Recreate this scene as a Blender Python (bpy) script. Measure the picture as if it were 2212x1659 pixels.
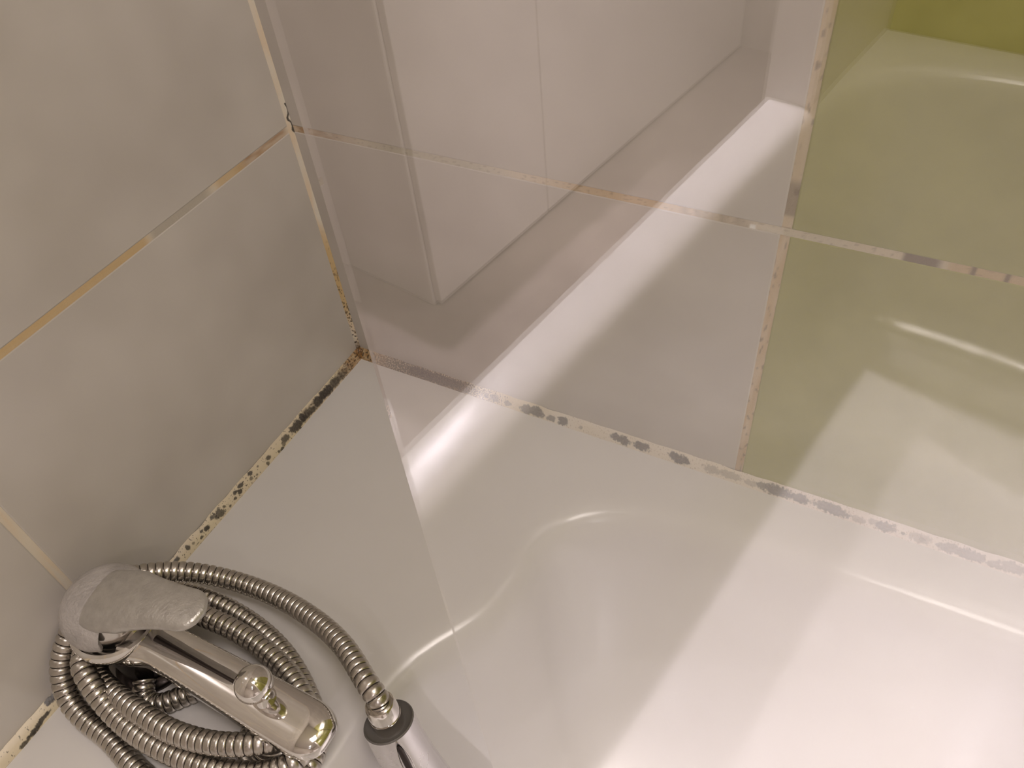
import bpy, bmesh, math, random
from mathutils import Vector, Matrix, noise

S = bpy.context.scene
COL = S.collection
for o in list(bpy.data.objects):
    bpy.data.objects.remove(o)

# ------------------------------------------------------------------ camera
cam_data = bpy.data.cameras.new('camera')
cam = bpy.data.objects.new('camera', cam_data)
COL.objects.link(cam)
cam_data.sensor_width = 36.0
cam_data.lens = 36.0 * 1730.6 / 2212.0
cam_data.clip_start = 0.005
CAM = Vector((0.43961, -0.41804, 0.54420))
right = Vector((0.88495, 0.45813, -0.08348)).normalized()
down = Vector((0.28288, -0.67126, -0.68512))
fwd = Vector((-0.36991, 0.58269, -0.72363)).normalized()
down = fwd.cross(right).normalized()
m = Matrix((right, -down, -fwd)).transposed().to_4x4()
m.translation = CAM
cam.matrix_world = m
S.camera = cam

# ------------------------------------------------------------------ world, lights, exposure
w = bpy.data.worlds.new('world')
S.world = w
w.use_nodes = True
w.node_tree.nodes['Background'].inputs['Color'].default_value = (1.0, 0.90, 0.82, 1)
w.node_tree.nodes['Background'].inputs['Strength'].default_value = 0.02
S.view_settings.view_transform = 'Standard'
S.view_settings.look = 'None'
S.view_settings.gamma = 1.0
S.view_settings.use_curve_mapping = False
S.view_settings.exposure = 0.18

LAMP = Vector((1.40, -1.48, 1.90))
LAMP_B = Vector((1.72, -2.02, 1.90))
GLASS_F0 = 0.155


def spot(name, loc, target, power, size, angle, blend, color):
    l = bpy.data.lights.new(name, 'SPOT')
    l.energy = power
    l.shadow_soft_size = size
    l.spot_size = math.radians(angle)
    l.spot_blend = blend
    l.color = color
    o = bpy.data.objects.new(name, l)
    COL.objects.link(o)
    o.location = loc
    o.rotation_euler = (Vector(target) - Vector(loc)).to_track_quat('-Z', 'Y').to_euler()
    return o


def area(name, loc, target, power, sx, sy, color):
    l = bpy.data.lights.new(name, 'AREA')
    l.shape = 'RECTANGLE'
    l.energy = power
    l.size, l.size_y = sx, sy
    l.color = color
    o = bpy.data.objects.new(name, l)
    COL.objects.link(o)
    o.location = loc
    o.rotation_euler = (Vector(target) - Vector(loc)).to_track_quat('-Z', 'Y').to_euler()
    return o


# two ceiling downlights over the floor in front of the tub, then a soft fill
spot('spot_light', LAMP, (1.12, -1.02, 0.0), 160.0, 0.03, 50.0, 0.75, (1.0, 0.90, 0.975))
spot('spot_light', LAMP_B, (1.18, -0.98, 0.0), 110.0, 0.03, 46.0, 0.75, (1.0, 0.90, 0.975))
area('soft_fill', (0.95, -0.46, 1.92), (0.85, -0.75, 0.0), 20.5, 0.46, 0.46, (1.0, 0.885, 0.845))  # fill light added above the tub, no lamp hangs there
# added spot without a fitting, brightens the cabinet for its reflection
spot('spot_light', (1.88, -0.42, 1.70), (1.70, -1.45, 0.00), 150.0, 0.08, 66.0, 0.9, (1.0, 0.89, 0.87))


# ------------------------------------------------------------------ materials
def mat(name, color=(.8, .8, .8), rough=.5, metal=0.0, coat=0.0, ior=1.5, spec=0.5):
    mt = bpy.data.materials.new(name)
    mt.use_nodes = True
    b = mt.node_tree.nodes['Principled BSDF']
    b.inputs['Base Color'].default_value = (*color, 1)
    b.inputs['Roughness'].default_value = rough
    b.inputs['Metallic'].default_value = metal
    b.inputs['Coat Weight'].default_value = coat
    b.inputs['Coat Roughness'].default_value = 0.05
    b.inputs['IOR'].default_value = ior
    b.inputs['Specular IOR Level'].default_value = spec
    return mt


def nodes_of(mt):
    nt = mt.node_tree
    return nt, nt.nodes['Principled BSDF']


def mottled(name, c1, c2, scale, rough, rough2=None, detail=4, bump=0.0, metal=0.0, bscale=None, coat=0.0, c3=None, stretch=(1, 1, 1)):
    """two-tone cloudy procedural material in object space"""
    mt = mat(name, c1, rough, metal, coat)
    nt, b = nodes_of(mt)
    tc = nt.nodes.new('ShaderNodeTexCoord')
    mp = nt.nodes.new('ShaderNodeMapping')
    mp.inputs['Scale'].default_value = stretch
    nt.links.new(tc.outputs['Object'], mp.inputs['Vector'])
    n = nt.nodes.new('ShaderNodeTexNoise')
    n.inputs['Scale'].default_value = scale
    n.inputs['Detail'].default_value = detail
    n.inputs['Roughness'].default_value = 0.6
    nt.links.new(mp.outputs['Vector'], n.inputs['Vector'])
    r = nt.nodes.new('ShaderNodeValToRGB')
    r.color_ramp.elements[0].position = 0.32
    r.color_ramp.elements[1].position = 0.68
    r.color_ramp.elements[0].color = (*c1, 1)
    r.color_ramp.elements[1].color = (*c2, 1)
    if c3:
        e = r.color_ramp.elements.new(0.5)
        e.color = (*c3, 1)
    nt.links.new(n.outputs['Fac'], r.inputs['Fac'])
    nt.links.new(r.outputs['Color'], b.inputs['Base Color'])
    if rough2 is not None:
        rr = nt.nodes.new('ShaderNodeMapRange')
        rr.inputs['From Min'].default_value = .3
        rr.inputs['From Max'].default_value = .7
        rr.inputs['To Min'].default_value = rough
        rr.inputs['To Max'].default_value = rough2
        nt.links.new(n.outputs['Fac'], rr.inputs['Value'])
        nt.links.new(rr.outputs['Result'], b.inputs['Roughness'])
    if bump:
        n2 = nt.nodes.new('ShaderNodeTexNoise')
        n2.inputs['Scale'].default_value = bscale or scale * 4
        n2.inputs['Detail'].default_value = 3
        nt.links.new(tc.outputs['Object'], n2.inputs['Vector'])
        bp = nt.nodes.new('ShaderNodeBump')
        bp.inputs['Strength'].default_value = bump
        bp.inputs['Distance'].default_value = 0.002
        nt.links.new(n2.outputs['Fac'], bp.inputs['Height'])
        nt.links.new(bp.outputs['Normal'], b.inputs['Normal'])
    return mt


def painted(name, rough=.6, bump=.3, bscale=900):
    """surface coloured by its stain map (colour attribute 'stain')"""
    mt = mat(name, (1, 1, 1), rough)
    nt, b = nodes_of(mt)
    a = nt.nodes.new('ShaderNodeAttribute')
    a.attribute_name = 'stain'
    nt.links.new(a.outputs['Color'], b.inputs['Base Color'])
    tc = nt.nodes.new('ShaderNodeTexCoord')
    n2 = nt.nodes.new('ShaderNodeTexNoise')
    n2.inputs['Scale'].default_value = bscale
    nt.links.new(tc.outputs['Object'], n2.inputs['Vector'])
    bp = nt.nodes.new('ShaderNodeBump')
    bp.inputs['Strength'].default_value = bump
    bp.inputs['Distance'].default_value = 0.0006
    nt.links.new(n2.outputs['Fac'], bp.inputs['Height'])
    nt.links.new(bp.outputs['Normal'], b.inputs['Normal'])
    return mt


M_tile = mottled('grey_glazed_tile', (.525, .49, .45), (.62, .585, .545), 9, .20, .27, detail=2, bump=.03, bscale=25)
M_green = mottled('green_glazed_tile', (.305, .30, .075), (.42, .41, .13), 9, .20, .27, detail=4, bump=.03, bscale=25)
M_tub = mottled('white_enamel', (.68, .66, .64), (.71, .695, .68), 5, .17, .23, coat=.15)
M_grout = painted('grout', .75, .4)
M_seal = painted('silicone_sealant', .42, .25, 500)
M_chrome = mat('chrome', (.78, .755, .73), .07, 1.0)
M_chrome_worn = mottled('worn_chrome', (.60, .58, .55), (.74, .71, .68), 60, .12, .22, metal=1.0)
M_lime = mottled('limescaled_chrome', (.48, .46, .435), (.58, .56, .53), 140, .28, .40, metal=.55, bump=.25, bscale=500)
M_lime_dome = mottled('chalky_chrome', (.42, .395, .385), (.55, .52, .505), 90, .38, .55, metal=.25, bump=.5, bscale=420)
M_hose = mottled('hose_steel', (.50, .47, .43), (.62, .585, .54), 70, .24, .34, metal=1.0)
M_dark = mat('darkened_metal', (.06, .05, .048), .25, .9)  # hose grooves and inlay; on the faucet base it paints dark reflections
M_handle = mottled('brushed_chrome', (.66, .64, .65), (.74, .72, .73), 40, .22, .30, metal=.75)
M_rubber = mat('grey_plastic', (.16, .15, .14), .45)
M_plaster = mottled('painted_plaster', (.62, .57, .52), (.66, .61, .56), 6, .8)
M_floor = mottled('brown_floor_tile', (.30, .255, .225), (.36, .31, .275), 8, .35)
M_cab = mottled('white_cabinet_paint', (.74, .70, .67), (.78, .74, .71), 4, .35)
M_ceiling = mat('ceiling_paint', (.75, .72, .68), .9)
M_emit = bpy.data.materials.new('lamp_glow')
M_emit.use_nodes = True
nt = M_emit.node_tree
nt.nodes.remove(nt.nodes['Principled BSDF'])
e = nt.nodes.new('ShaderNodeEmission')
e.inputs['Color'].default_value = (1, .92, .86, 1)
e.inputs['Strength'].default_value = 60
nt.links.new(e.outputs[0], nt.nodes['Material Output'].inputs['Surface'])

# clear coated glass: what is not mirrored passes straight through the thin sheet
M_glass = bpy.data.materials.new('clear_glass')
M_glass.use_nodes = True
nt = M_glass.node_tree
nt.nodes.remove(nt.nodes['Principled BSDF'])
tr = nt.nodes.new('ShaderNodeBsdfTransparent')
tr.inputs['Color'].default_value = (.985, .99, .985, 1)
gl = nt.nodes.new('ShaderNodeBsdfGlossy')
gl.inputs['Roughness'].default_value = 0.0
gl.inputs['Color'].default_value = (1, .985, .985, 1)
geo = nt.nodes.new('ShaderNodeNewGeometry')      # Schlick's mirror law, the same from either side of the sheet


def vec(op, a, b):
    n = nt.nodes.new('ShaderNodeVectorMath')
    n.operation = op
    nt.links.new(a, n.inputs[0])
    nt.links.new(b, n.inputs[1])
    return n.outputs['Value']


def calc(op, a, b=None):
    n = nt.nodes.new('ShaderNodeMath')
    n.operation = op
    for i, v in enumerate((a, b)):
        if v is None:
            continue
        if isinstance(v, (int, float)):
            n.inputs[i].default_value = v
        else:
            nt.links.new(v, n.inputs[i])
    return n.outputs[0]


F0 = GLASS_F0
cosv = calc('ABSOLUTE', vec('DOT_PRODUCT', geo.outputs['Normal'], geo.outputs['Incoming']))
refl = calc('ADD', calc('MULTIPLY', calc('POWER', calc('SUBTRACT', 1.0, cosv), 5.0), 1 - F0), F0)
ms = nt.nodes.new('ShaderNodeMixShader')
nt.links.new(refl, ms.inputs[0])
nt.links.new(tr.outputs[0], ms.inputs[1])
nt.links.new(gl.outputs[0], ms.inputs[2])
nt.links.new(ms.outputs[0], nt.nodes['Material Output'].inputs['Surface'])


# ------------------------------------------------------------------ helpers
def link(name, me, mats, parent=None, smooth=True):
    o = bpy.data.objects.new(name, me)
    COL.objects.link(o)
    for mt in (mats if isinstance(mats, (list, tuple)) else [mats]):
        me.materials.append(mt)
    if parent is not None:
        o.parent = parent
    if smooth:
        for p in me.polygons:
            p.use_smooth = True
    return o


def bm_obj(name, bm, mats, parent=None, smooth=True):
    bmesh.ops.recalc_face_normals(bm, faces=bm.faces)
    me = bpy.data.meshes.new(name)
    bm.to_mesh(me)
    bm.free()
    return link(name, me, mats, parent, smooth)


def auto(o, angle=35):
    """sharp edges where the surface really turns"""
    bm = bmesh.new()
    bm.from_mesh(o.data)
    for ed in bm.edges:
        if len(ed.link_faces) == 2 and ed.calc_face_angle(0) > math.radians(angle):
            ed.smooth = False
    bm.to_mesh(o.data)
    bm.free()
    return o


def thing(name, label, cat, loc=(0, 0, 0)):
    o = bpy.data.objects.new(name, None)
    COL.objects.link(o)
    o.location = loc
    o.empty_display_size = .02
    o['label'] = label
    o['category'] = cat
    return o


def tag(o, label, cat):
    o['label'] = label
    o['category'] = cat
    return o


def structure(o):
    o['kind'] = 'structure'
    return o


def add_box(bm, lo, hi, bevel=0.0, segs=2):
    vs = [bm.verts.new((x, y, z)) for x in (lo[0], hi[0]) for y in (lo[1], hi[1]) for z in (lo[2], hi[2])]
    idx = [(0, 1, 3, 2), (4, 6, 7, 5), (0, 4, 5, 1), (2, 3, 7, 6), (0, 2, 6, 4), (1, 5, 7, 3)]
    fs = [bm.faces.new([vs[i] for i in f]) for f in idx]
    if bevel:
        es = set()
        for f in fs:
            es.update(f.edges)
        bmesh.ops.bevel(bm, geom=list(es), offset=bevel, segments=segs, affect='EDGES', profile=.5)
    return fs


def add_rings(bm, rings, cap0=True, cap1=True):
    """skin over a list of closed rings of equal length"""
    vr = [[bm.verts.new(p) for p in r] for r in rings]
    n = len(vr[0])
    for a, b in zip(vr, vr[1:]):
        for i in range(n):
            bm.faces.new((a[i], a[(i + 1) % n], b[(i + 1) % n], b[i]))
    if cap0:
        bm.faces.new(list(reversed(vr[0])))
    if cap1:
        bm.faces.new(vr[-1])
    return vr


def frame_of(axis):
    a = Vector(axis).normalized()
    u = a.orthogonal().normalized()
    return u, a.cross(u), a


def add_lathe(bm, origin, axis, profile, n=48, caps=(True, True)):
    """profile: list of (distance along axis, radius)"""
    u, v, a = frame_of(axis)
    o = Vector(origin)
    rings = []
    for h, r in profile:
        rings.append([o + a * h + (u * math.cos(t) + v * math.sin(t)) * max(r, 1e-5)
                      for t in [2 * math.pi * i / n for i in range(n)]])
    add_rings(bm, rings, *caps)


def smooth_path(pts, step):
    """centripetal-ish Catmull-Rom through pts, resampled at even steps"""
    P = [Vector(p) for p in pts]
    P = [P[0] * 2 - P[1]] + P + [P[-1] * 2 - P[-2]]
    dense = []
    for i in range(1, len(P) - 2):
        p0, p1, p2, p3 = P[i - 1:i + 3]
        for k in range(24):
            t = k / 24
            dense.append(.5 * ((2 * p1) + (p2 - p0) * t + (2 * p0 - 5 * p1 + 4 * p2 - p3) * t * t + (3 * p1 - p0 - 3 * p2 + p3) * t ** 3))
    dense.append(P[-2])
    for _ in range(30):
        dense = [dense[0]] + [(a + b * 2 + c) / 4 for a, b, c in zip(dense, dense[1:], dense[2:])] + [dense[-1]]
    out = [dense[0]]
    acc = 0.0
    for a, b in zip(dense, dense[1:]):
        L = (b - a).length
        if L < 1e-9:
            continue
        while acc + L >= step:
            t = (step - acc) / L
            a = a.lerp(b, t)
            out.append(a.copy())
            L = (b - a).length
            acc = 0.0
            if L < 1e-9:
                break
        acc += L
    return out


def transport(pts):
    """tangents and twist-free side vectors"""
    T = []
    for i in range(len(pts)):
        a = pts[max(i - 1, 0)]
        b = pts[min(i + 1, len(pts) - 1)]
        T.append((b - a).normalized())
    U = [T[0].orthogonal().normalized()]
    for i in range(1, len(pts)):
        u = U[-1] - T[i] * U[-1].dot(T[i])
        U.append(u.normalized())
    return T, U


def nz(x, y=0.0, z=0.0):
    return noise.noise(Vector((x, y, z)))


def mixc(a, b, t):
    t = max(0.0, min(1.0, t))
    return tuple(p * (1 - t) + q * t for p, q in zip(a, b))


def sst(a, b, x):
    t = max(0.0, min(1.0, (x - a) / (b - a)))
    return t * t * (3 - 2 * t)


def add_strip(bm, lay, o, along, across, normal, length, width, step_l, step_w, colf, crown=0.0, base=0.0, wobble=0.0, seed=0.0):
    """a thin bead of material: position from o, coloured point by point by colf(s, t) where s is the distance along and t -1..1 across"""
    nl = max(2, int(length / step_l))
    nw = max(2, int(width / step_w))
    grid = []
    for i in range(nl + 1):
        s = length * i / nl
        wl = wobble * nz(s * 60, seed, 1.1)
        wr = wobble * nz(s * 60, seed, 7.7)
        row = []
        for j in range(nw + 1):
            t = -1 + 2 * j / nw
            x = width * .5 * t + (wl if t < 0 else wr) * abs(t)
            h = base + crown * (1 - t * t)
            v = bm.verts.new(Vector(o) + along * s + across * x + normal * h)
            row.append((v, colf(s, t)))
        grid.append(row)
    for i in range(nl):
        for j in range(nw):
            q = [grid[i][j], grid[i + 1][j], grid[i + 1][j + 1], grid[i][j + 1]]
            try:
                f = bm.faces.new([v for v, _ in q])
            except ValueError:
                continue
            for lp, (v, c) in zip(f.loops, q):
                lp[lay] = (*c, 1.0)


def strip_obj(name, builds, mt, parent=None):
    bm = bmesh.new()
    lay = bm.loops.layers.float_color.new('stain')
    for b in builds:
        add_strip(bm, lay, **b)
    me = bpy.data.meshes.new(name)
    bm.to_mesh(me)
    bm.free()
    return link(name, me, mt, parent)


X, Y, Z = Vector((1, 0, 0)), Vector((0, 1, 0)), Vector((0, 0, 1))
random.seed(4)

# ------------------------------------------------------------------ room shell
ROW = 0.244           # height of the first tile course above the tub
TH = 0.25             # course height
G = 0.0024            # half a joint
GV = 0.0028
FLOOR_Z = -0.55
CEIL_Z = 1.95
RX, RY = 2.60, -2.30


def zrows():
    rows = [(FLOOR_Z, -0.256), (-0.256, -0.006)]
    rows = [(FLOOR_Z, ROW - 3 * TH), (ROW - 3 * TH, ROW - 2 * TH), (ROW - 2 * TH, ROW - TH)]
    z = ROW - TH
    while z < CEIL_Z - .01:
        rows.append((z, min(z + TH, CEIL_Z)))
        z += TH
    return rows


def tiled_wall(name, cols, place, nrm_sign, green_from, mats):
    """each tile a bevelled slab, all in one mesh; cols = list of joint positions"""
    bm = bmesh.new()
    d = 0.006
    for (z0, z1) in zrows():
        for a, b in zip(cols, cols[1:]):
            a_, b_ = a + (GV if a != cols[0] else .0020), b - (GV if b != cols[-1] else 0)
            lo, hi = place(a_, b_, z0 + G, z1 - G, d)
            before = set(bm.faces)
            add_box(bm, lo, hi, .0011, 2)
            mi = 1 if (green_from is not None and a >= green_from - 1e-4) else 0
            for f in bm.faces:
                if f not in before:
                    f.material_index = mi
    # masonry behind the tiles
    lo, hi = place(cols[0] - .0, cols[-1], FLOOR_Z, CEIL_Z, d)
    if nrm_sign == 'y':
        add_box(bm, (lo[0], .0012, FLOOR_Z), (hi[0], .10, CEIL_Z))
    else:
        add_box(bm, (-.10, lo[1], FLOOR_Z), (-.0012, hi[1], CEIL_Z))
    o = bm_obj(name, bm, mats, smooth=False)
    return structure(o)


bcols = [0.0, 0.3812, 0.7632, 1.1452, 1.5272, 1.9092, 2.2912, RX]
lcols = [RY, -2.24, -1.858, -1.476, -1.094, -0.712, -0.3285, 0.0]
wall_back = tiled_wall('wall_back', bcols, lambda a, b, z0, z1, d: ((a, 0.0, z0), (b, d, z1)), 'y', 0.38, [M_tile, M_green])
bm = bmesh.new()
for (z0, z1) in zrows():
    for a, b in zip(lcols, lcols[1:]):
        add_box(bm, (-.006, a + (GV if a != RY else 0), z0 + G), (0.0, b - (GV if b != 0.0 else .0020), z1 - G), .0011, 2)
add_box(bm, (-.10, RY, FLOOR_Z), (-.0012, .0, CEIL_Z))
wall_left = structure(bm_obj('wall_left', bm, [M_tile], smooth=False))


def slab(name, lo, hi, mt):
    bm = bmesh.new()
    add_box(bm, lo, hi)
    return structure(bm_obj(name, bm, mt, smooth=False))


slab('floor', (-.1, RY - .1, FLOOR_Z - .08), (RX + .1, .1, FLOOR_Z), M_floor)
slab('ceiling', (-.1, RY - .1, CEIL_Z), (RX + .1, .1, CEIL_Z + .08), M_ceiling)
slab('wall_pier_added', (1.346, -.703, FLOOR_Z), (1.70, -.637, CEIL_Z), M_cab)  # unseen pier, added to end the mirrored rim strip and dim beyond it
slab('wall_end_added', (1.6215, -.636, FLOOR_Z), (1.70, 0, CEIL_Z), M_green)  # unseen end wall, added for the glass to mirror, green to tint it
slab('wall_right', (RX, RY, FLOOR_Z), (RX + .1, 0, CEIL_Z), M_plaster)
slab('wall_front', (0, RY - .1, FLOOR_Z), (RX, RY, CEIL_Z), M_plaster)

# ---- grout with its stains
CREAM = (.74, .62, .47)
PALE = (.72, .67, .58)
OCHRE = (.58, .39, .16)
RUST = (.36, .19, .075)
BROWN = (.14, .09, .05)
BLACK = (.018, .015, .012)
GREYM = (.10, .09, .08)


def grout_back_h(s, t):
    n = nz(s * 28, t * .3, 3.3)
    c = mixc(PALE, CREAM, .5 + n)
    if s < .38:
        c = mixc(c, RUST, .75 * sst(.055, .012, abs(s - .02)) * (.6 + .6 * nz(s * 120, t, 9)))
        c = mixc(c, (.50, .47, .36), .8 * sst(.05, .10, s) * sst(.22, .15, s))
        c = mixc(c, OCHRE, .75 * sst(.20, .27, s) * sst(.36, .31, s))
        c = mixc(c, BROWN, .75 * sst(.30, .33, s) * sst(.365, .355, s) * (.5 + .5 * nz(s * 200, 0, 4)))
    else:
        c = mixc(c, (.62, .55, .40), .6)
        c = mixc(c, BROWN, .9 * sst(.446, .449, s) * sst(.470, .464, s))
        c = mixc(c, OCHRE, .65 * sst(.468, .474, s))
        for q in (.484, .501, .52):
            c = mixc(c, BROWN, .8 * sst(.0022, .0008, abs(s - q)))
    c = mixc(c, BROWN, .35 * sst(.25, .5, nz(s * 300, t * 2, 5)))
    c = mixc(c, (.95, .95, .93), sst(.0022, .0014, abs(s - .3615)) * sst(-.2, .1, -t))
    return c


def grout_back_v(s, t):
    z = s - .0
    c = mixc(CREAM, OCHRE, .45 + .5 * nz(z * 40, t, 1.7))
    c = mixc(c, (.62, .52, .36), .7 * sst(.235, .25, z))
    c = mixc(c, RUST, .35 * sst(.06, .02, z))
    c = mixc(c, BROWN, .65 * sst(.253, .257, z) * sst(.282, .275, z))
    c = mixc(c, BROWN, .6 * sst(.22, .5, nz(z * 160, t * 1.5, 2)))
    return c


def grout_left_h(s, t):
    y = s                                                # distance from the corner
    c = mixc(PALE, CREAM, .4 + nz(y * 30, t, 8))
    c = mixc(c, RUST, .8 * sst(.0, .01, y) * sst(.075, .05, y) * (.7 + .5 * nz(y * 90, t, 2)))
    c = mixc(c, OCHRE, .6 * sst(.05, .06, y) * sst(.09, .08, y))
    c = mixc(c, (.47, .43, .37), .9 * sst(.085, .10, y) * sst(.155, .145, y))
    c = mixc(c, OCHRE, .75 * sst(.148, .158, y))
    return c


def grout_plain(s, t):
    return mixc(PALE, CREAM, .5 + nz(s * 30, t, 5))


def corner_col(s, t):
    z = s
    c = mixc(CREAM, PALE, .5 + nz(z * 40, t, 6))
    c = mixc(c, (.58, .40, .16), .8 * sst(.03, .06, z) * sst(.16, .12, z))
    n = nz(z * 420, t * 3, 2.2)
    c = mixc(c, BLACK, .95 * sst(.22, .36, n) * sst(.13, .05, z) * (1 if abs(t) < .9 else .4))
    c = mixc(c, BROWN, .9 * sst(.25, .42, nz(z * 260, t * 2, 14)) * sst(.16, .06, z))
    # the hairline crack where the grout has let go of the tile, first on one side then on the other
    side = .80 if z > .115 else -.88
    crack = side + .10 * nz(z * 120, 3, 3)
    dens = sst(.27, .245, z)
    if abs(t - crack) < .13:
        c = mixc(c, BLACK, .95 * dens * (1 if nz(z * 90, 1, 8) > -.42 else .15))
    if .236 < z < .262 and abs(t - .5 + .9 * nz(z * 130, 2, 2)) < .22:
        c = mixc(c, BLACK, .9)
    c = mixc(c, (.40, .33, .24), .6 * sst(.0035, .001, abs(z - .395)))
    c = mixc(c, BROWN, .9 * sst(.02, .0, z))
    return c


HG = .0054
g = [dict(o=(0.0, -.0002 + .0005, ROW), along=X, across=Z, normal=-Y, length=.66, width=HG, step_l=.0012, step_w=.0008, colf=grout_back_h),
     dict(o=(.3812, .0007, .0), along=Z, across=X, normal=-Y, length=.50, width=.0064, step_l=.0012, step_w=.0009, colf=grout_back_v)]
for zr, _ in zrows()[1:]:
    if abs(zr - ROW) > .001:
        g.append(dict(o=(0, .0005, zr), along=X, across=Z, normal=-Y, length=RX, width=HG, step_l=.05, step_w=.002, colf=grout_plain))
    else:
        g.append(dict(o=(.66, .0005, zr), along=X, across=Z, normal=-Y, length=RX - .66, width=HG, step_l=.05, step_w=.002, colf=grout_plain))
for xx in bcols[1:-1]:
    z0 = .5 if abs(xx - .3812) < .001 else FLOOR_Z
    g.append(dict(o=(xx, .0006, z0), along=Z, across=X, normal=-Y, length=CEIL_Z - z0, width=.0064, step_l=.05, step_w=.002, colf=grout_plain))
strip_obj('grout', g, M_grout, wall_back)
g = [dict(o=(-.0003, 0, ROW), along=-Y, across=Z, normal=X, length=.60, width=HG, step_l=.0012, step_w=.0008, colf=grout_left_h),
     dict(o=(-.0007, -.3285, 0), along=Z, across=Y, normal=X, length=ROW, width=.0064, step_l=.003, step_w=.001, colf=grout_plain)]
for zr, _ in zrows()[1:]:
    if abs(zr - ROW) > .001:
        g.append(dict(o=(-.0005, RY, zr), along=Y, across=Z, normal=X, length=-RY, width=HG, step_l=.05, step_w=.002, colf=grout_plain))
for yy in lcols[1:-1]:
    z0 = ROW if yy == -.3285 else FLOOR_Z
    g.append(dict(o=(-.0006, yy, z0), along=Z, across=Y, normal=X, length=CEIL_Z - z0, width=.0064, step_l=.05, step_w=.002, colf=grout_plain))
strip_obj('grout', g, M_grout, wall_left)

# ------------------------------------------------------------------ the bathtub
TX0, TX1, TY0, TY1 = .0015, 1.62, -.700, -.0015
NP = 200


def basin_edge(n=NP):
    """outline of the basin seen from above, symmetric about y = -.35; the deck bulges at the two corners beside the faucet"""
    half = [(.2120, -.350), (.2125, -.320), (.2150, -.285), (.2240, -.247), (.2420, -.215), (.2560, -.187), (.2620, -.157),
            (.2600, -.126), (.2720, -.098), (.3000, -.077), (.3450, -.064), (.42, -.058), (.60, -.056), (.80, -.056), (.98, -.058),
            (1.20, -.060), (1.37, -.068), (1.455, -.090), (1.51, -.140), (1.537, -.210), (1.547, -.285), (1.548, -.350)]
    pts = half + [(x, -.70 - y) for x, y in reversed(half[1:-1])]
    P = [Vector((x, y, 0)) for x, y in pts]
    N = len(P)
    dense = []
    for i in range(N):
        p0, p1, p2, p3 = P[i - 1], P[i], P[(i + 1) % N], P[(i + 2) % N]
        for k in range(16):
            t = k / 16
            dense.append(.5 * ((2 * p1) + (p2 - p0) * t + (2 * p0 - 5 * p1 + 4 * p2 - p3) * t * t + (3 * p1 - p0 - 3 * p2 + p3) * t ** 3))
    for _ in range(6):
        dense = [(dense[i - 1] + dense[i] * 2 + dense[(i + 1) % len(dense)]) / 4 for i in range(len(dense))]
    L = [0]
    for i in range(len(dense)):
        L.append(L[-1] + (dense[(i + 1) % len(dense)] - dense[i]).length)
    out = []
    j = 0
    for k in range(n):
        d = L[-1] * k / n
        while L[j + 1] < d:
            j += 1
        t = (d - L[j]) / (L[j + 1] - L[j])
        out.append(dense[j].lerp(dense[(j + 1) % len(dense)], t))
    return out


edge = basin_edge()
ctr = Vector((.82, -.35, 0))
floor_c = Vector((.76, -.35, 0))


def inset(p, d):
    """towards the basin's long middle line"""
    q = Vector((min(max(p.x, .50), 1.26), -.35, 0))
    v = q - p
    return p + v.normalized() * d


def basin_ring(d, z):
    out = []
    for p in edge:
        q = inset(p, d)
        out.append(Vector((q.x, q.y, z)))
    return out


def outer_ring(z, grow=0.0, r=.02):
    out = []
    for p in edge:
        v = p - ctr
        k = min(((TX1 - ctr.x) / v.x) if v.x > 1e-6 else ((TX0 - ctr.x) / v.x if v.x < -1e-6 else 1e9),
                ((TY1 - ctr.y) / v.y) if v.y > 1e-6 else ((TY0 - ctr.y) / v.y if v.y < -1e-6 else 1e9))
        q = ctr + v * k
        out.append(Vector((q.x, q.y, z)))
    # pull one vertex exactly into each corner
    for c in ((TX0, TY0), (TX0, TY1), (TX1, TY0), (TX1, TY1)):
        i = min(range(len(out)), key=lambda i: (out[i].x - c[0]) ** 2 + (out[i].y - c[1]) ** 2)
        out[i] = Vector((c[0], c[1], z))
    return out


def shrink(ring, d, z):
    out = []
    for p in ring:
        q = Vector((min(max(p.x, TX0 + d), TX1 - d), min(max(p.y, TY0 + d), TY1 - d), z))
        out.append(q)
    return out


top = outer_ring(0)
rings = [shrink(top, 0, FLOOR_Z), shrink(top, 0, -.035), shrink(top, 0, -.008), shrink(top, .0008, -.004), shrink(top, .0025, -.0012), shrink(top, .006, 0)]
mid = []
for a, b in zip(shrink(top, .006, 0), basin_ring(-.020, 0)):
    mid.append(a.lerp(b, .5))
rings.append(mid)
prof = [(-.024, 0), (-.018, -.0003), (-.012, -.0012), (-.006, -.0030), (0, -.0062), (.0045, -.0115), (.0085, -.020), (.0115, -.033), (.016, -.060), (.024, -.11), (.034, -.17),
        (.046, -.235), (.060, -.290), (.078, -.333), (.100, -.360), (.13, -.374), (.17, -.380), (.22, -.383)]
for d, z in prof:
    rings.append(basin_ring(d, z))
bm = bmesh.new()
vr = add_rings(bm, rings, cap0=False, cap1=False)
last = vr[-1]
n = len(last)
cv = [bm.verts.new((min(max(v.co.x, .50), 1.26), -.35, -.385)) for v in last]
for i in range(n):
    bm.faces.new((last[i], last[(i + 1) % n], cv[(i + 1) % n], cv[i]))
bmesh.ops.remove_doubles(bm, verts=bm.verts, dist=1e-5)
bathtub = thing('bathtub', 'white enamelled bathtub with a wide deck, set into the tiled corner', 'bathtub', (.67, -.35, FLOOR_Z))


def under(o, parent):
    """parent without moving: every mesh is modelled in room coordinates"""
    o.parent = parent
    o.location = -Vector(parent.location)
    return o


tub = bm_obj('basin', bm, M_tub)
under(auto(tub, 50), bathtub)

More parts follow.
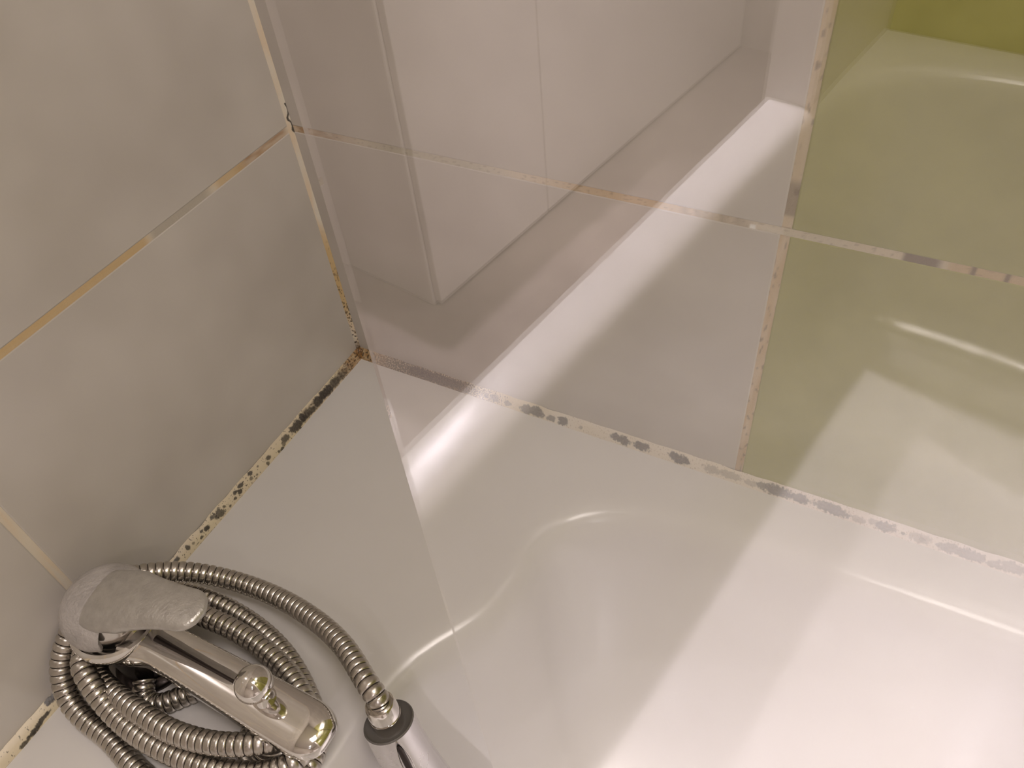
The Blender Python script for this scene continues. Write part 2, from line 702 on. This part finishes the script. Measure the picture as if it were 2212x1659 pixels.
bm = bmesh.new()
OC = Vector((.1650, -.338, 0))
add_lathe(bm, OC, Z, [(0, .026), (.0022, .0255), (.0032, .024), (.0034, .0165), (.0026, .0155), (.0, .0150)], 48)
over = under(bm_obj('overflow_ring', bm, M_chrome_worn), bathtub)
over['label'] = 'dull chrome ring on the deck under the spout'
bm = bmesh.new()
add_lathe(bm, OC, Z, [(0, .0148), (.0020, .0148), (.0036, .0135), (.0045, .008), (.0047, .0005)], 40)
cap = bm_obj('cap', bm, M_chrome_worn)
cap.parent = over


# ------------------------------------------------------------------ mouldy sealant along both walls
def spots_on(s, t, spots, wid, soft=.25):
    """how dark the mould is at (s, t); spots = (position, half length, centre across, half width, strength)"""
    k = 0.0
    for (p, a, c, b, st) in spots:
        if abs(s - p) > a * 1.5:
            continue
        d = math.hypot((s - p) / a, (t - c) / b) + .38 * nz(s * 420, t * 2.2, p * 31) + .24 * nz(s * 1300, t * 6, p)
        k = max(k, st * (1 - sst(1 - soft, 1.0 + soft * .4, d)))
    return k


back_spots = [(.1450, .003, .1, .4, .6), (.1535, .0055, .1, .55, .62), (.1670, .004, .2, .4, .6), (.1860, .0065, .1, .7, .82), (.1960, .0085, .1, .8, .92), (.2110, .005, .3, .5, .75), (.2225, .0055, .1, .7, .9),
              (.2400, .0022, .2, .3, .5), (.2720, .0050, -.1, .5, .9), (.2795, .0060, .05, .72, .93), (.2960, .0085, .0, .66, .93), (.3245, .0050, -.2, .5, .92), (.3305, .0085, .1, .70, .96), (.3573, .0075, .0, .55, .42),
              (.3730, .0105, .0, .60, .40), (.3905, .006, .1, .45, .38), (.3990, .0055, -.1, .55, .82), (.4110, .0130, .05, .82, .94), (.4290, .0085, .05, .62, .86), (.4480, .0090, -.1, .66, .80), (.4560, .0120, .1, .72, .84),
              (.4740, .0060, .2, .45, .42), (.4850, .0050, -.1, .45, .48), (.4930, .0085, .05, .70, .78), (.5060, .0018, .1, .25, .7), (.5180, .0088, .0, .70, .42), (.5195, .0032, .1, .28, .62),
              (.5300, .0020, .1, .25, .7), (.5380, .0090, .05, .62, .66), (.5530, .0115, .05, .75, .72), (.5690, .0065, .3, .50, .60), (.5800, .0110, -.1, .75, .62), (.6000, .0120, 0, .7, .6)]
left_spots = [(.0330, .0060, .2, .7, .55), (.0440, .0070, .0, .8, .75), (.0540, .0065, .1, .85, .92), (.0600, .0065, -.1, .8, .95), (.0700, .0060, .0, .75, .90), (.0800, .0040, .2, .55, .80), (.0860, .0050, .1, .65, .80),
              (.0930, .0048, .0, .80, .97), (.1040, .0082, .05, .85, .93), (.1195, .0042, .0, .62, .84), (.1245, .0022, .3, .35, .7), (.1290, .0026, .7, .3, .9), (.1330, .0016, .6, .25, .8), (.1440, .0032, -.05, .40, .86), (.1475, .0018, .5, .3, .8),
              (.1560, .0012, -.4, .2, .7), (.1620, .0014, .4, .2, .7), (.1650, .0028, -.6, .3, .92), (.1680, .0020, .1, .3, .7), (.1790, .0030, -.4, .35, .92), (.1830, .0030, .1, .38, .95), (.1860, .0024, -.3, .3, .9), (.1900, .0020, .3, .25, .85),
              (.1975, .0016, .5, .2, .8), (.2015, .0015, -.2, .25, .8), (.2080, .0058, .0, .62, .84), (.2150, .0020, -.5, .3, .85), (.2240, .0032, .0, .42, .97), (.2285, .0020, -.3, .25, .9), (.2320, .0018, .35, .25, .85), (.2400, .0014, .0, .2, .6),
              (.2450, .0022, -.2, .4, .88), (.2580, .0030, -.3, .4, .92), (.2625, .0040, .1, .55, .95),
              (.3830, .0060, -.6, .5, .98), (.3960, .0070, .3, .32, .95), (.4040, .0070, .5, .35, .97), (.4130, .0050, .6, .3, .9), (.4360, .0030, .2, .4, .9)]


def seal_back(s, t):
    base = mixc((.66, .585, .455), (.70, .64, .56), .5 + nz(s * 25, t * .4, 3))
    base = mixc(base, (.72, .64, .58), sst(.36, .44, s))
    base = mixc(base, (.55, .45, .27), .75 * sst(.22, .15, s))
    c = base
    # fine dark speckle that fades out away from the corner
    n = nz(s * 900, t * 5.5, 1) * .7 + nz(s * 2200, t * 13, 4) * .5
    thr = .02 + .55 * sst(.05, .24, s) + .12 * abs(t)
    dens = sst(.004, .03, s) * (1 - .85 * sst(.20, .235, s))
    c = mixc(c, (.06, .048, .035), .88 * dens * sst(thr, thr + .16, n + .35 * sst(.10, .045, abs(s - .095))))
    c = mixc(c, (.075, .06, .045), .82 * sst(.045, .022, abs(s - .092)) * sst(1.0, .55, abs(t + .05) + .25 * nz(s * 300, t * 3, 7)))
    c = mixc(c, (.33, .19, .07), .9 * sst(.045, .008, s) * (.75 + .6 * nz(s * 150, t * 2, 4)))
    c = mixc(c, (.045, .03, .02), .9 * sst(.12, .3, nz(s * 500, t * 3.5, 11)) * sst(.05, .01, s))
    k = spots_on(s, t, back_spots, 0)
    dark = mixc((.085, .078, .072), (.03, .027, .025), .5 + 1.2 * nz(s * 700, t * 4, 9))
    c = mixc(c, dark, k)
    if .55 > s > .225:
        c = mixc(c, (.30, .21, .13), .7 * sst(.36, .5, nz(s * 1100, t * 6, 12)))
    return c


def seal_left(s, t):
    base = mixc((.66, .57, .44), (.64, .56, .38), .5 + nz(s * 25, t * .4, 8))
    c = base
    c = mixc(c, (.10, .07, .045), .85 * sst(.105, .085, s) * sst(.0, .02, s) * sst(.85, .45, abs(t) - .3 * nz(s * 260, t * 2, 5)) * (.7 + .6 * nz(s * 400, t * 3, 6)))
    n = nz(s * 1000, t * 5.2, 21) * .8 + nz(s * 300, 0, 3) * .5
    sp = max(sst(.12, .0, s), sst(.155, .165, s) * sst(.27, .255, s) * .8, .35)
    c = mixc(c, BLACK, .9 * sst(.50 - .22 * sp, .62 - .22 * sp, n))
    c = mixc(c, (.36, .20, .07), .92 * sst(.04, .006, s) * (.75 + .6 * nz(s * 150, t * 2, 44)))
    c = mixc(c, (.05, .03, .02), .9 * sst(.12, .3, nz(s * 480, t * 3.2, 31)) * sst(.055, .01, s))
    k = spots_on(s, t, left_spots, 0)
    dark = mixc((.06, .05, .042), (.018, .014, .012), .5 + 1.2 * nz(s * 700, t * 4, 19))
    c = mixc(c, dark, k)
    c = mixc(c, (.16, .10, .06), .7 * sst(.80, .98, t) * sst(-.1, .2, nz(s * 55, 3, 2)))
    return c


def bead(name, o, along, across, normal, length, width, colf, label, seed):
    b = strip_obj(name, [dict(o=o, along=along, across=across, normal=normal, length=length, width=width, step_l=.00055, step_w=.00045,
                              colf=colf, crown=.0008, base=-.0002, wobble=.0012, seed=seed)], M_seal)
    return tag(b, label, 'sealant')


dn = (-Y + Z).normalized()
ac = (-Y - Z).normalized()
bead('sealant_bead', Vector((.0035, -.0044, .0036)), X, ac, dn, .62, .0118, seal_back,
     'cream sealant bead between back wall and tub deck, dotted with grey mould ovals', 1.0)
dn2 = (X + Z).normalized()
ac2 = (X - Z).normalized()
bead('sealant_bead', Vector((.0042, -.0035, .0034)), -Y, ac2, dn2, .62, .0112, seal_left,
     'cream sealant bead between left wall and tub deck, speckled black, running behind the faucet', 2.0)
dn3 = (X - Y).normalized()
ac3 = (X + Y).normalized()
cs = strip_obj('trim_corner', [dict(o=Vector((.0012, -.0012, .003)), along=Z, across=ac3, normal=dn3, length=1.0, width=.0084, step_l=.0007, step_w=.0004,
                                  colf=corner_col, crown=.0004, base=0, wobble=.0011, seed=3.0)], M_grout)
structure(cs)
# rust-brown lump where the three joints meet
bm = bmesh.new()
lay = bm.loops.layers.float_color.new('stain')
bmesh.ops.create_icosphere(bm, subdivisions=5, radius=.0062)
for v in bm.verts:
    p = v.co.copy()
    v.co = p * (1 + .28 * nz(p.x * 330, p.y * 330, p.z * 330)) + Vector((.0030, -.0030, .0020))
for f in bm.faces:
    for lp in f.loops:
        p = lp.vert.co
        c = mixc((.32, .17, .06), (.16, .09, .04), .5 + 1.4 * nz(p.x * 500, p.y * 500, p.z * 500))
        lp[lay] = (*mixc(c, BLACK, sst(.15, .35, nz(p.x * 900, p.y * 900, 3))), 1)
me = bpy.data.meshes.new('sealant_blob')
bm.to_mesh(me)
bm.free()
tag(link('sealant_blob', me, M_seal), 'rust-brown sealant blob where the two walls meet the tub deck', 'sealant')

# ------------------------------------------------------------------ the faucet
FB = Vector((.045, -.330, 0.0))
faucet = thing('bath_faucet', 'chrome single-lever bath faucet with long spout on the tub deck beside the left wall', 'faucet', FB)


def fpart(name, bm, mt, sharp=40):
    return under(auto(bm_obj(name, bm, mt), sharp), faucet)


bm = bmesh.new()
add_lathe(bm, FB, Z, [(0, .0275), (.0022, .0275), (.0040, .0262), (.0058, .0230), (.0070, .0195), (.0085, .0190)], 64)
fpart('base_ring', bm, M_dark)  # coloured dark to paint in the reflected darkness under the spout
bm = bmesh.new()
add_lathe(bm, FB, Z, [(.0080, .0215), (.034, .0215), (.0345, .0200)], 64)
lc = fpart('lower_column', bm, M_dark)  # dark colour stands in for dark reflections on the column
lc['label'] = 'lower column below the spout, coloured dark for its dark reflections'
bm = bmesh.new()
add_lathe(bm, FB, Z, [(.0345, .0205), (.037, .0208), (.043, .0228), (.049, .0262), (.055, .0300), (.060, .0318), (.0635, .0322), (.0665, .0312), (.0672, .0290), (.064, .0272), (.058, .0268)], 72)
body = fpart('body', bm, M_chrome)
bm = bmesh.new()
add_lathe(bm, FB, Z, [(.055, .0235), (.084, .0225), (.088, .021)], 64)
cart = fpart('cartridge_collar', bm, M_chrome_worn)
cart['label'] = 'shiny inner collar seen through the notch in the dome'

# spout: a long flattened bar with a soft crest, blunt rounded nose
bm = bmesh.new()
rings = []
SL = .176
x0, x1 = .062, .2205
for i in range(40):
    f = i / 39
    xx = x0 + (x1 - x0) * (1 - (1 - f) ** 1.6)
    rem = (x1 - xx)
    nose = math.sqrt(max(0.0, 1 - (1 - min(rem / .019, 1)) ** 2)) if rem < .019 else 1
    wy = (.0150 + .0028 * sst(.07, .21, xx)) * (.2 + .8 * nose if i < 39 else .12)
    hz = (.0115 - .0015 * sst(.07, .21, xx)) * (.25 + .75 * nose if i < 39 else .12)
    zc = .0540 - .012 * sst(.09, .24, xx) * .6
    root = sst(.085, .062, xx)
    wy += .006 * root
    hz += .002 * root
    ring = []
    for k in range(48):
        a = 2 * math.pi * k / 48
        ca, sa = math.cos(a), math.sin(a)
        e = .78 if sa > 0 else .42
        yy = wy * math.copysign(abs(ca) ** .80, ca)
        zz = hz * math.copysign(abs(sa) ** e, sa) * (1.0 if sa > 0 else .75)
        if sa < 0 and abs(ca) > .72:
            yy *= 1.04
        ring.append(Vector((xx, FB.y + yy, zc + zz)))
    rings.append(ring)
add_rings(bm, rings)
spout = fpart('spout', bm, M_chrome, 55)
bm = bmesh.new()
add_lathe(bm, (.196, FB.y, .038), -Z, [(0, .0115), (.008, .0115), (.0085, .010), (.004, .0095)], 32)
aer = under(bm_obj('aerator', bm, M_chrome_worn), faucet)

# diverter: ball knob on a little cone, and a thin dark rib along the crest
bm = bmesh.new()
rr_ = []
for f, r in ((0, .0024), (.2, .0019), (.6, .0012), (1, .0010)):
    p = Vector((.083, FB.y, .0655)).lerp(Vector((.166, FB.y + .0005, .0618)), f)
    rr_.append([p + Vector((0, math.cos(a) * r, math.sin(a) * r * .8)) for a in [2 * math.pi * i / 16 for i in range(16)]])
add_rings(bm, rr_)
rib = fpart('spout_rib', bm, M_dark)
rib['label'] = 'thin dark rib along the crest of the spout'
bm = bmesh.new()
add_lathe(bm, (.1725, FB.y + .0012, .0545), Z, [(0, .0085), (.006, .0075), (.0095, .0052), (.013, .0042), (.018, .0042)], 32)
stem = fpart('knob_stem', bm, M_chrome)
bm = bmesh.new()
bmesh.ops.create_uvsphere(bm, u_segments=48, v_segments=32, radius=.0118, matrix=Matrix.Translation((.1722, FB.y + .0013, .0800)))
knob = fpart('diverter_knob', bm, M_chrome)
knob['label'] = 'round polished ball knob on the spout'

# lever: chalky dome with an arched notch, drawn out into a flat paddle
DC = Vector((.045, -.3298, .0845))
tip = Vector((.1335, -.3140, .1125))
bm = bmesh.new()
pr = [(.0000, .0010), (-.0003, .0080), (-.0012, .0150), (-.0040, .0215), (-.0085, .0262), (-.0140, .0292), (-.0200, .0302), (-.0245, .0298), (-.0262, .0286), (-.0262, .0262), (-.0200, .0262), (-.0060, .0200), (-.003, .0010)]
NS = 120
rings = []
ldir = Vector((tip.x - DC.x, tip.y - DC.y, 0)).normalized()
lang = math.atan2(ldir.y, ldir.x)
notch_a = lang - .62
OUT = [(0.0, .001), (-.0003, .008), (-.0012, .015), (-.0040, .0215), (-.0085, .0262), (-.0140, .0292), (-.0200, .0302), (-.0262, .0290)]


def dome_r(h):
    for (h0, r0), (h1, r1) in zip(OUT, OUT[1:]):
        if h <= h0 and h >= h1:
            return r0 + (r1 - r0) * (h - h0) / (h1 - h0)
    return .029


for q, (h, r) in enumerate(pr):
    ring = []
    for i in range(NS):
        a = 2 * math.pi * i / NS
        da = (a - notch_a + math.pi) % (2 * math.pi) - math.pi
        arch = (1 - (abs(da) / .50) ** 2.6) ** .5 if abs(da) < .50 else 0
        edge_h = -.0262 + arch * .0215
        hh, r2 = h, r
        if hh < edge_h:
            hh = edge_h - (.0003 if q in (8, 9) else 0)
            r2 = dome_r(hh) - (.0028 if q >= 9 else 0)
        if q == 10:
            r2 = min(r2, dome_r(hh) - .003)
        ring.append(DC + Vector((math.cos(a) * r2, math.sin(a) * r2, .0135 + hh)))
    rings.append(ring)
add_rings(bm, rings)
dome = fpart('lever_dome', bm, M_lime_dome, 60)
dome['label'] = 'domed cap of the lever, chalky with limescale'
bm = bmesh.new()
rings = []
A = DC + Vector((.004, 0, .0050))
for i in range(36):
    f = i / 35
    fe = f
    c = A.lerp(tip, fe)
    c.z += .004 * math.sin(math.pi * f)
    rem = (1 - f) * (tip - A).length
    tipf = math.sqrt(max(0.02, 1 - (1 - min(rem / .0135, 1)) ** 2)) if rem < .0135 else 1
    wid = (.0195 * (1 - f) ** 2.2 + .0128 + .0012 * f) * tipf
    wid = min(wid, .0215)
    hgt = (.0072 * (1 - f) + .0036) * (.35 + .65 * tipf)
    side = Z.cross(ldir).normalized()
    fw = (tip - A).normalized()
    up = fw.cross(side)
    if up.z < 0:
        up = -up
    ring = []
    for k in range(36):
        a = 2 * math.pi * k / 36
        ca, sa = math.cos(a), math.sin(a)
        ring.append(c + side * (wid * math.copysign(abs(ca) ** .8, ca)) + up * (hgt * math.copysign(abs(sa) ** .8, sa)))
    rings.append(ring)
add_rings(bm, rings)
lever = fpart('lever', bm, M_lime, 60)
lever['label'] = 'flat rounded lever paddle, matt with limescale'

# ------------------------------------------------------------------ the shower hose, one long coil
hose_pts = [(.2366, -.2978, .0400), (.2325, -.2948, .0460), (.2212, -.2899, .0500), (.1911, -.2748, .0440), (.1549, -.2642, .0340), (.1143, -.2593, .0260), (.0744, -.2618, .024), (.0462, -.2729, .034), (.0265, -.2886, .044),
            (.0125, -.309, .053), (.0090, -.330, .051), (.0098, -.3461, .050), (.0115, -.3666, .036), (.0216, -.3801, .021), (.0402, -.3861, .013), (.0655, -.3880, .0085),
            (.0991, -.3942, .0085), (.1417, -.3953, .0085), (.1817, -.3787, .0085), (.2000, -.3521, .0095), (.1965, -.3258, .0095), (.1714, -.3044, .0105), (.1352, -.2869, .0105), (.094, -.2790, .011), (.0539, -.2814, .018),
            (.0206, -.2950, .026), (.0100, -.313, .032), (.0125, -.334, .034), (.0290, -.3600, .042), (.0450, -.3690, .037), (.0663, -.3755, .027), (.0931, -.3784, .024), (.1217, -.3771, .0235),
            (.1525, -.3722, .0235), (.1818, -.3614, .0245), (.1985, -.3442, .0255), (.1930, -.3227, .0255), (.1731, -.3080, .026), (.1436, -.2981, .027), (.1123, -.2944, .029), (.0828, -.2960, .033), (.0500, -.2985, .033),
            (.0260, -.3050, .022), (.0180, -.3220, .016), (.0190, -.3440, .018), (.0325, -.3600, .025), (.0620, -.3660, .030), (.0892, -.3679, .0335), (.1174, -.3678, .0345), (.1475, -.3619, .036),
            (.1723, -.3508, .037), (.1850, -.3361, .030), (.1800, -.3180, .0175), (.1514, -.3133, .0125), (.1207, -.3169, .0085), (.0979, -.3351, .0085), (.0798, -.3552, .0085), (.0670, -.3560, .0100), (.0600, -.3480, .0140)]
PITCH = .0052
SUB = 9
path = smooth_path(hose_pts, PITCH / SUB)
T, U = transport(path)
bm = bmesh.new()
rings = []
HR = .0075
prof6 = [.90, .975, .998, 1.008, 1.010, 1.008, .998, .975, .90]
groove = len(path)
dist = 0.0
for i, p in enumerate(path):
    # wound steel band: flat crests with a narrow groove between turns
    f = (i % SUB)
    r = HR * (prof6[f])
    v = T[i].cross(U[i])
    rings.append([p + (U[i] * math.cos(a) + v * math.sin(a)) * r for a in [2 * math.pi * k / 28 for k in range(28)]])
vr = add_rings(bm, rings)
for i in range(len(vr) - 1):
    a, b = i % SUB, (i + 1) % SUB
    for k in range(28):
        ed = bm.edges.get((vr[i][k], vr[i][(k + 1) % 28]))
        if a in (0, SUB - 1):
            ed.smooth = False
        if a == SUB - 1:
            f = bm.faces.get((vr[i][k], vr[i][(k + 1) % 28], vr[i + 1][(k + 1) % 28], vr[i + 1][k]))
            if f:
                f.material_index = 1
hose = thing('shower_hose', 'ribbed steel shower hose coiled in loops around the faucet on the tub deck', 'hose', (.1, -.33, 0))
hs = under(bm_obj('coiled_tube', bm, [M_hose, M_dark]), hose)

# ------------------------------------------------------------------ the hand shower hanging over the deck edge
HP = path[0].copy()
ax = Vector((.28, -.17, -.94)).normalized()
hand = thing('hand_shower', 'chrome hand shower with its handle at the end of the hose, hanging into the tub', 'hand shower', HP)


def hpart(name, bm, mt, sharp=40):
    return under(auto(bm_obj(name, bm, mt), sharp), hand)


u_, v_, a_ = frame_of(ax)
# swivel nut of the hose (goes with the hose)
bm = bmesh.new()
add_lathe(bm, HP, ax, [(-.0060, .0080), (-.0062, .0094), (-.005, .0100), (.0045, .0102), (.0050, .0096)], 48)
nut = under(auto(bm_obj('swivel_nut', bm, M_chrome), 40), hose)
bm = bmesh.new()
add_lathe(bm, HP + ax * .0050, ax, [(0, .0096), (.0008, .0096), (.0009, .0103), (.010, .0098), (.012, .0092)], 48)
hpart('connector', bm, M_chrome)
bm = bmesh.new()
add_lathe(bm, HP + ax * .0120, ax, [(.0035, .0085), (.0022, .0135), (.0, .0158), (-.0008, .0162), (-.0002, .0167), (.003, .0169)], 64)
hpart('end_plate', bm, M_rubber)
bm = bmesh.new()
rings = []
hp0 = HP + ax * .0122
side = Vector((0, 1, 0)) - ax * ax.y
side.normalize()
upv = side.cross(ax).normalized()
if upv.z < 0:
    upv = -upv
LH = .17
for i in range(46):
    f = i / 45
    d = LH * f
    bend = upv * (.026 * f * f)
    r = .0169 + .0012 * math.sin(min(f * 2, 1) * math.pi / 2) + .010 * sst(.10, 1.0, f)
    flat = 1 - .25 * sst(.3, 1, f)
    c = hp0 + ax * d + bend
    ring = []
    for k in range(56):
        a = 2 * math.pi * k / 56
        ring.append(c + side * math.cos(a) * r + upv * math.sin(a) * r * flat)
    rings.append(ring)
add_rings(bm, rings, False, True)
hpart('handle', bm, M_handle)
# long rounded chrome inlay on the side of the handle that faces the room
ia = math.radians(-34)
upi = upv * math.cos(ia) + side * math.sin(ia)
sdi = side * math.cos(ia) - upv * math.sin(ia)
bm = bmesh.new()
rings = []
for lift, grow in ((-.002, 1.35), (.0006, 1.30), (.0010, 1.12), (.0002, .95), (-.0006, .80)):
    ring = []
    for k in range(48):
        a = 2 * math.pi * k / 48
        d = .021 + math.copysign(abs(math.cos(a)) ** .7, math.cos(a)) * (.0200 + .0008 * grow)
        wv = math.sin(a) * .0030 * grow * (.55 + .45 * sst(.0, .02, d))
        base = hp0 + ax * d
        h = .0171 + .0008 * min(d / .05, 1)
        ring.append(base + upi * (math.sqrt(max(h * h - wv * wv, 0)) + lift) + sdi * wv)
    rings.append(ring)
add_rings(bm, rings, True, True)
inl = hpart('inlay', bm, M_chrome, 60)
inl['label'] = 'long narrow bright chrome inlay on the handle'
bm = bmesh.new()
rings = []
for lift, grow in ((-.0012, .90), (.0009, .84), (.0013, .60), (.0014, .20)):
    ring = []
    for k in range(48):
        a = 2 * math.pi * k / 48
        d = .021 + math.copysign(abs(math.cos(a)) ** .7, math.cos(a)) * (.0170 + .0012 * grow)
        wv = math.sin(a) * .0030 * grow * .8
        ring.append(hp0 + ax * d + upi * (.0176 + lift) + sdi * wv)
    rings.append(ring)
add_rings(bm, rings, True, True)
core = bm_obj('core', bm, M_dark)
core.parent = inl
core['label'] = 'dark middle of the inlay'
# spray head inside the tub
bm = bmesh.new()
hend = hp0 + ax * LH + upv * .026
add_lathe(bm, hend + ax * .020 - upv * .004, (upv * .85 + ax * .3), [(-.004, .010), (-.002, .034), (.004, .040), (.010, .041), (.014, .038), (.017, .028), (.020, .010)], 64)
hpart('spray_head', bm, M_handle)

# ------------------------------------------------------------------ the glass bath screen, hinged on the back wall and swung in over the tub
phi = math.radians(40)
td = Vector((math.cos(phi), math.sin(phi), 0))
nn = Vector((math.sin(phi), -math.cos(phi), 0))
H0 = Vector((0, -.7, 0))
T0, T1 = .5117, 1.070
screen = thing('bath_screen', 'clear glass bath screen swung in over the tub, mirroring the white tub rim', 'screen', H0 + td * T1 + Z * .03)
bm = bmesh.new()
GT = .0040
cs_ = []
for t in (T0, T1):
    for s in (-GT / 2, GT / 2):
        for z in (.030, 1.43):
            cs_.append(bm.verts.new(H0 + td * t + nn * s + Z * z))
for f in ((0, 1, 3, 2), (4, 6, 7, 5), (0, 4, 5, 1), (2, 3, 7, 6), (0, 2, 6, 4), (1, 5, 7, 3)):
    bm.faces.new([cs_[i] for i in f])
under(bm_obj('glass_pane', bm, M_glass, smooth=False), screen)
bm = bmesh.new()
add_box(bm, (.812, -.022, .012), (.846, -.0005, 1.45), .002)
under(bm_obj('wall_profile', bm, M_chrome_worn, smooth=False), screen)

# ------------------------------------------------------------------ room in front of the tub, with a cabinet added for the glass to mirror
cab = thing('added_cabinet', 'white cabinet added opposite the tub, out of view, for the screen to mirror', 'cabinet', (1.66, -1.52, FLOOR_Z))
bm = bmesh.new()
add_box(bm, (1.217, -1.75, FLOOR_Z + .0), (2.585, -1.297, .30), .004)
under(bm_obj('carcass', bm, M_cab, smooth=False), cab)
for k, (a, b) in enumerate(((1.222, 1.6055), (1.6075, 2.580))):
    bm = bmesh.new()
    add_box(bm, (a, -1.2965, FLOOR_Z + .010), (b, -1.279, .295), .003)
    dr = under(bm_obj('door', bm, M_cab, smooth=False), cab)
    bm = bmesh.new()
    hx = 1.578 if k == 0 else 1.634
    add_lathe(bm, (hx, -1.262, .10), Z, [(0, .005), (.12, .005)], 16)
    add_lathe(bm, (hx, -1.28, .11), -Y, [(0, .004), (-.02, .004)], 12)
    h_ = bm_obj('handle', bm, M_chrome_worn)
    h_.parent = dr

lampo = thing('ceiling_light', 'round recessed ceiling light above the room in front of the tub', 'lamp', (LAMP.x, LAMP.y, CEIL_Z))
bm = bmesh.new()
add_lathe(bm, (LAMP.x, LAMP.y, CEIL_Z), -Z, [(0, .080), (.012, .078), (.014, .070), (.010, .066), (.004, .064)], 48)
under(bm_obj('housing', bm, M_chrome_worn), lampo)
bm = bmesh.new()
add_lathe(bm, (LAMP.x, LAMP.y, CEIL_Z - .004), -Z, [(0, .062), (.003, .060), (.004, .02), (.0042, .0005)], 48)
under(bm_obj('diffuser', bm, M_emit), lampo)
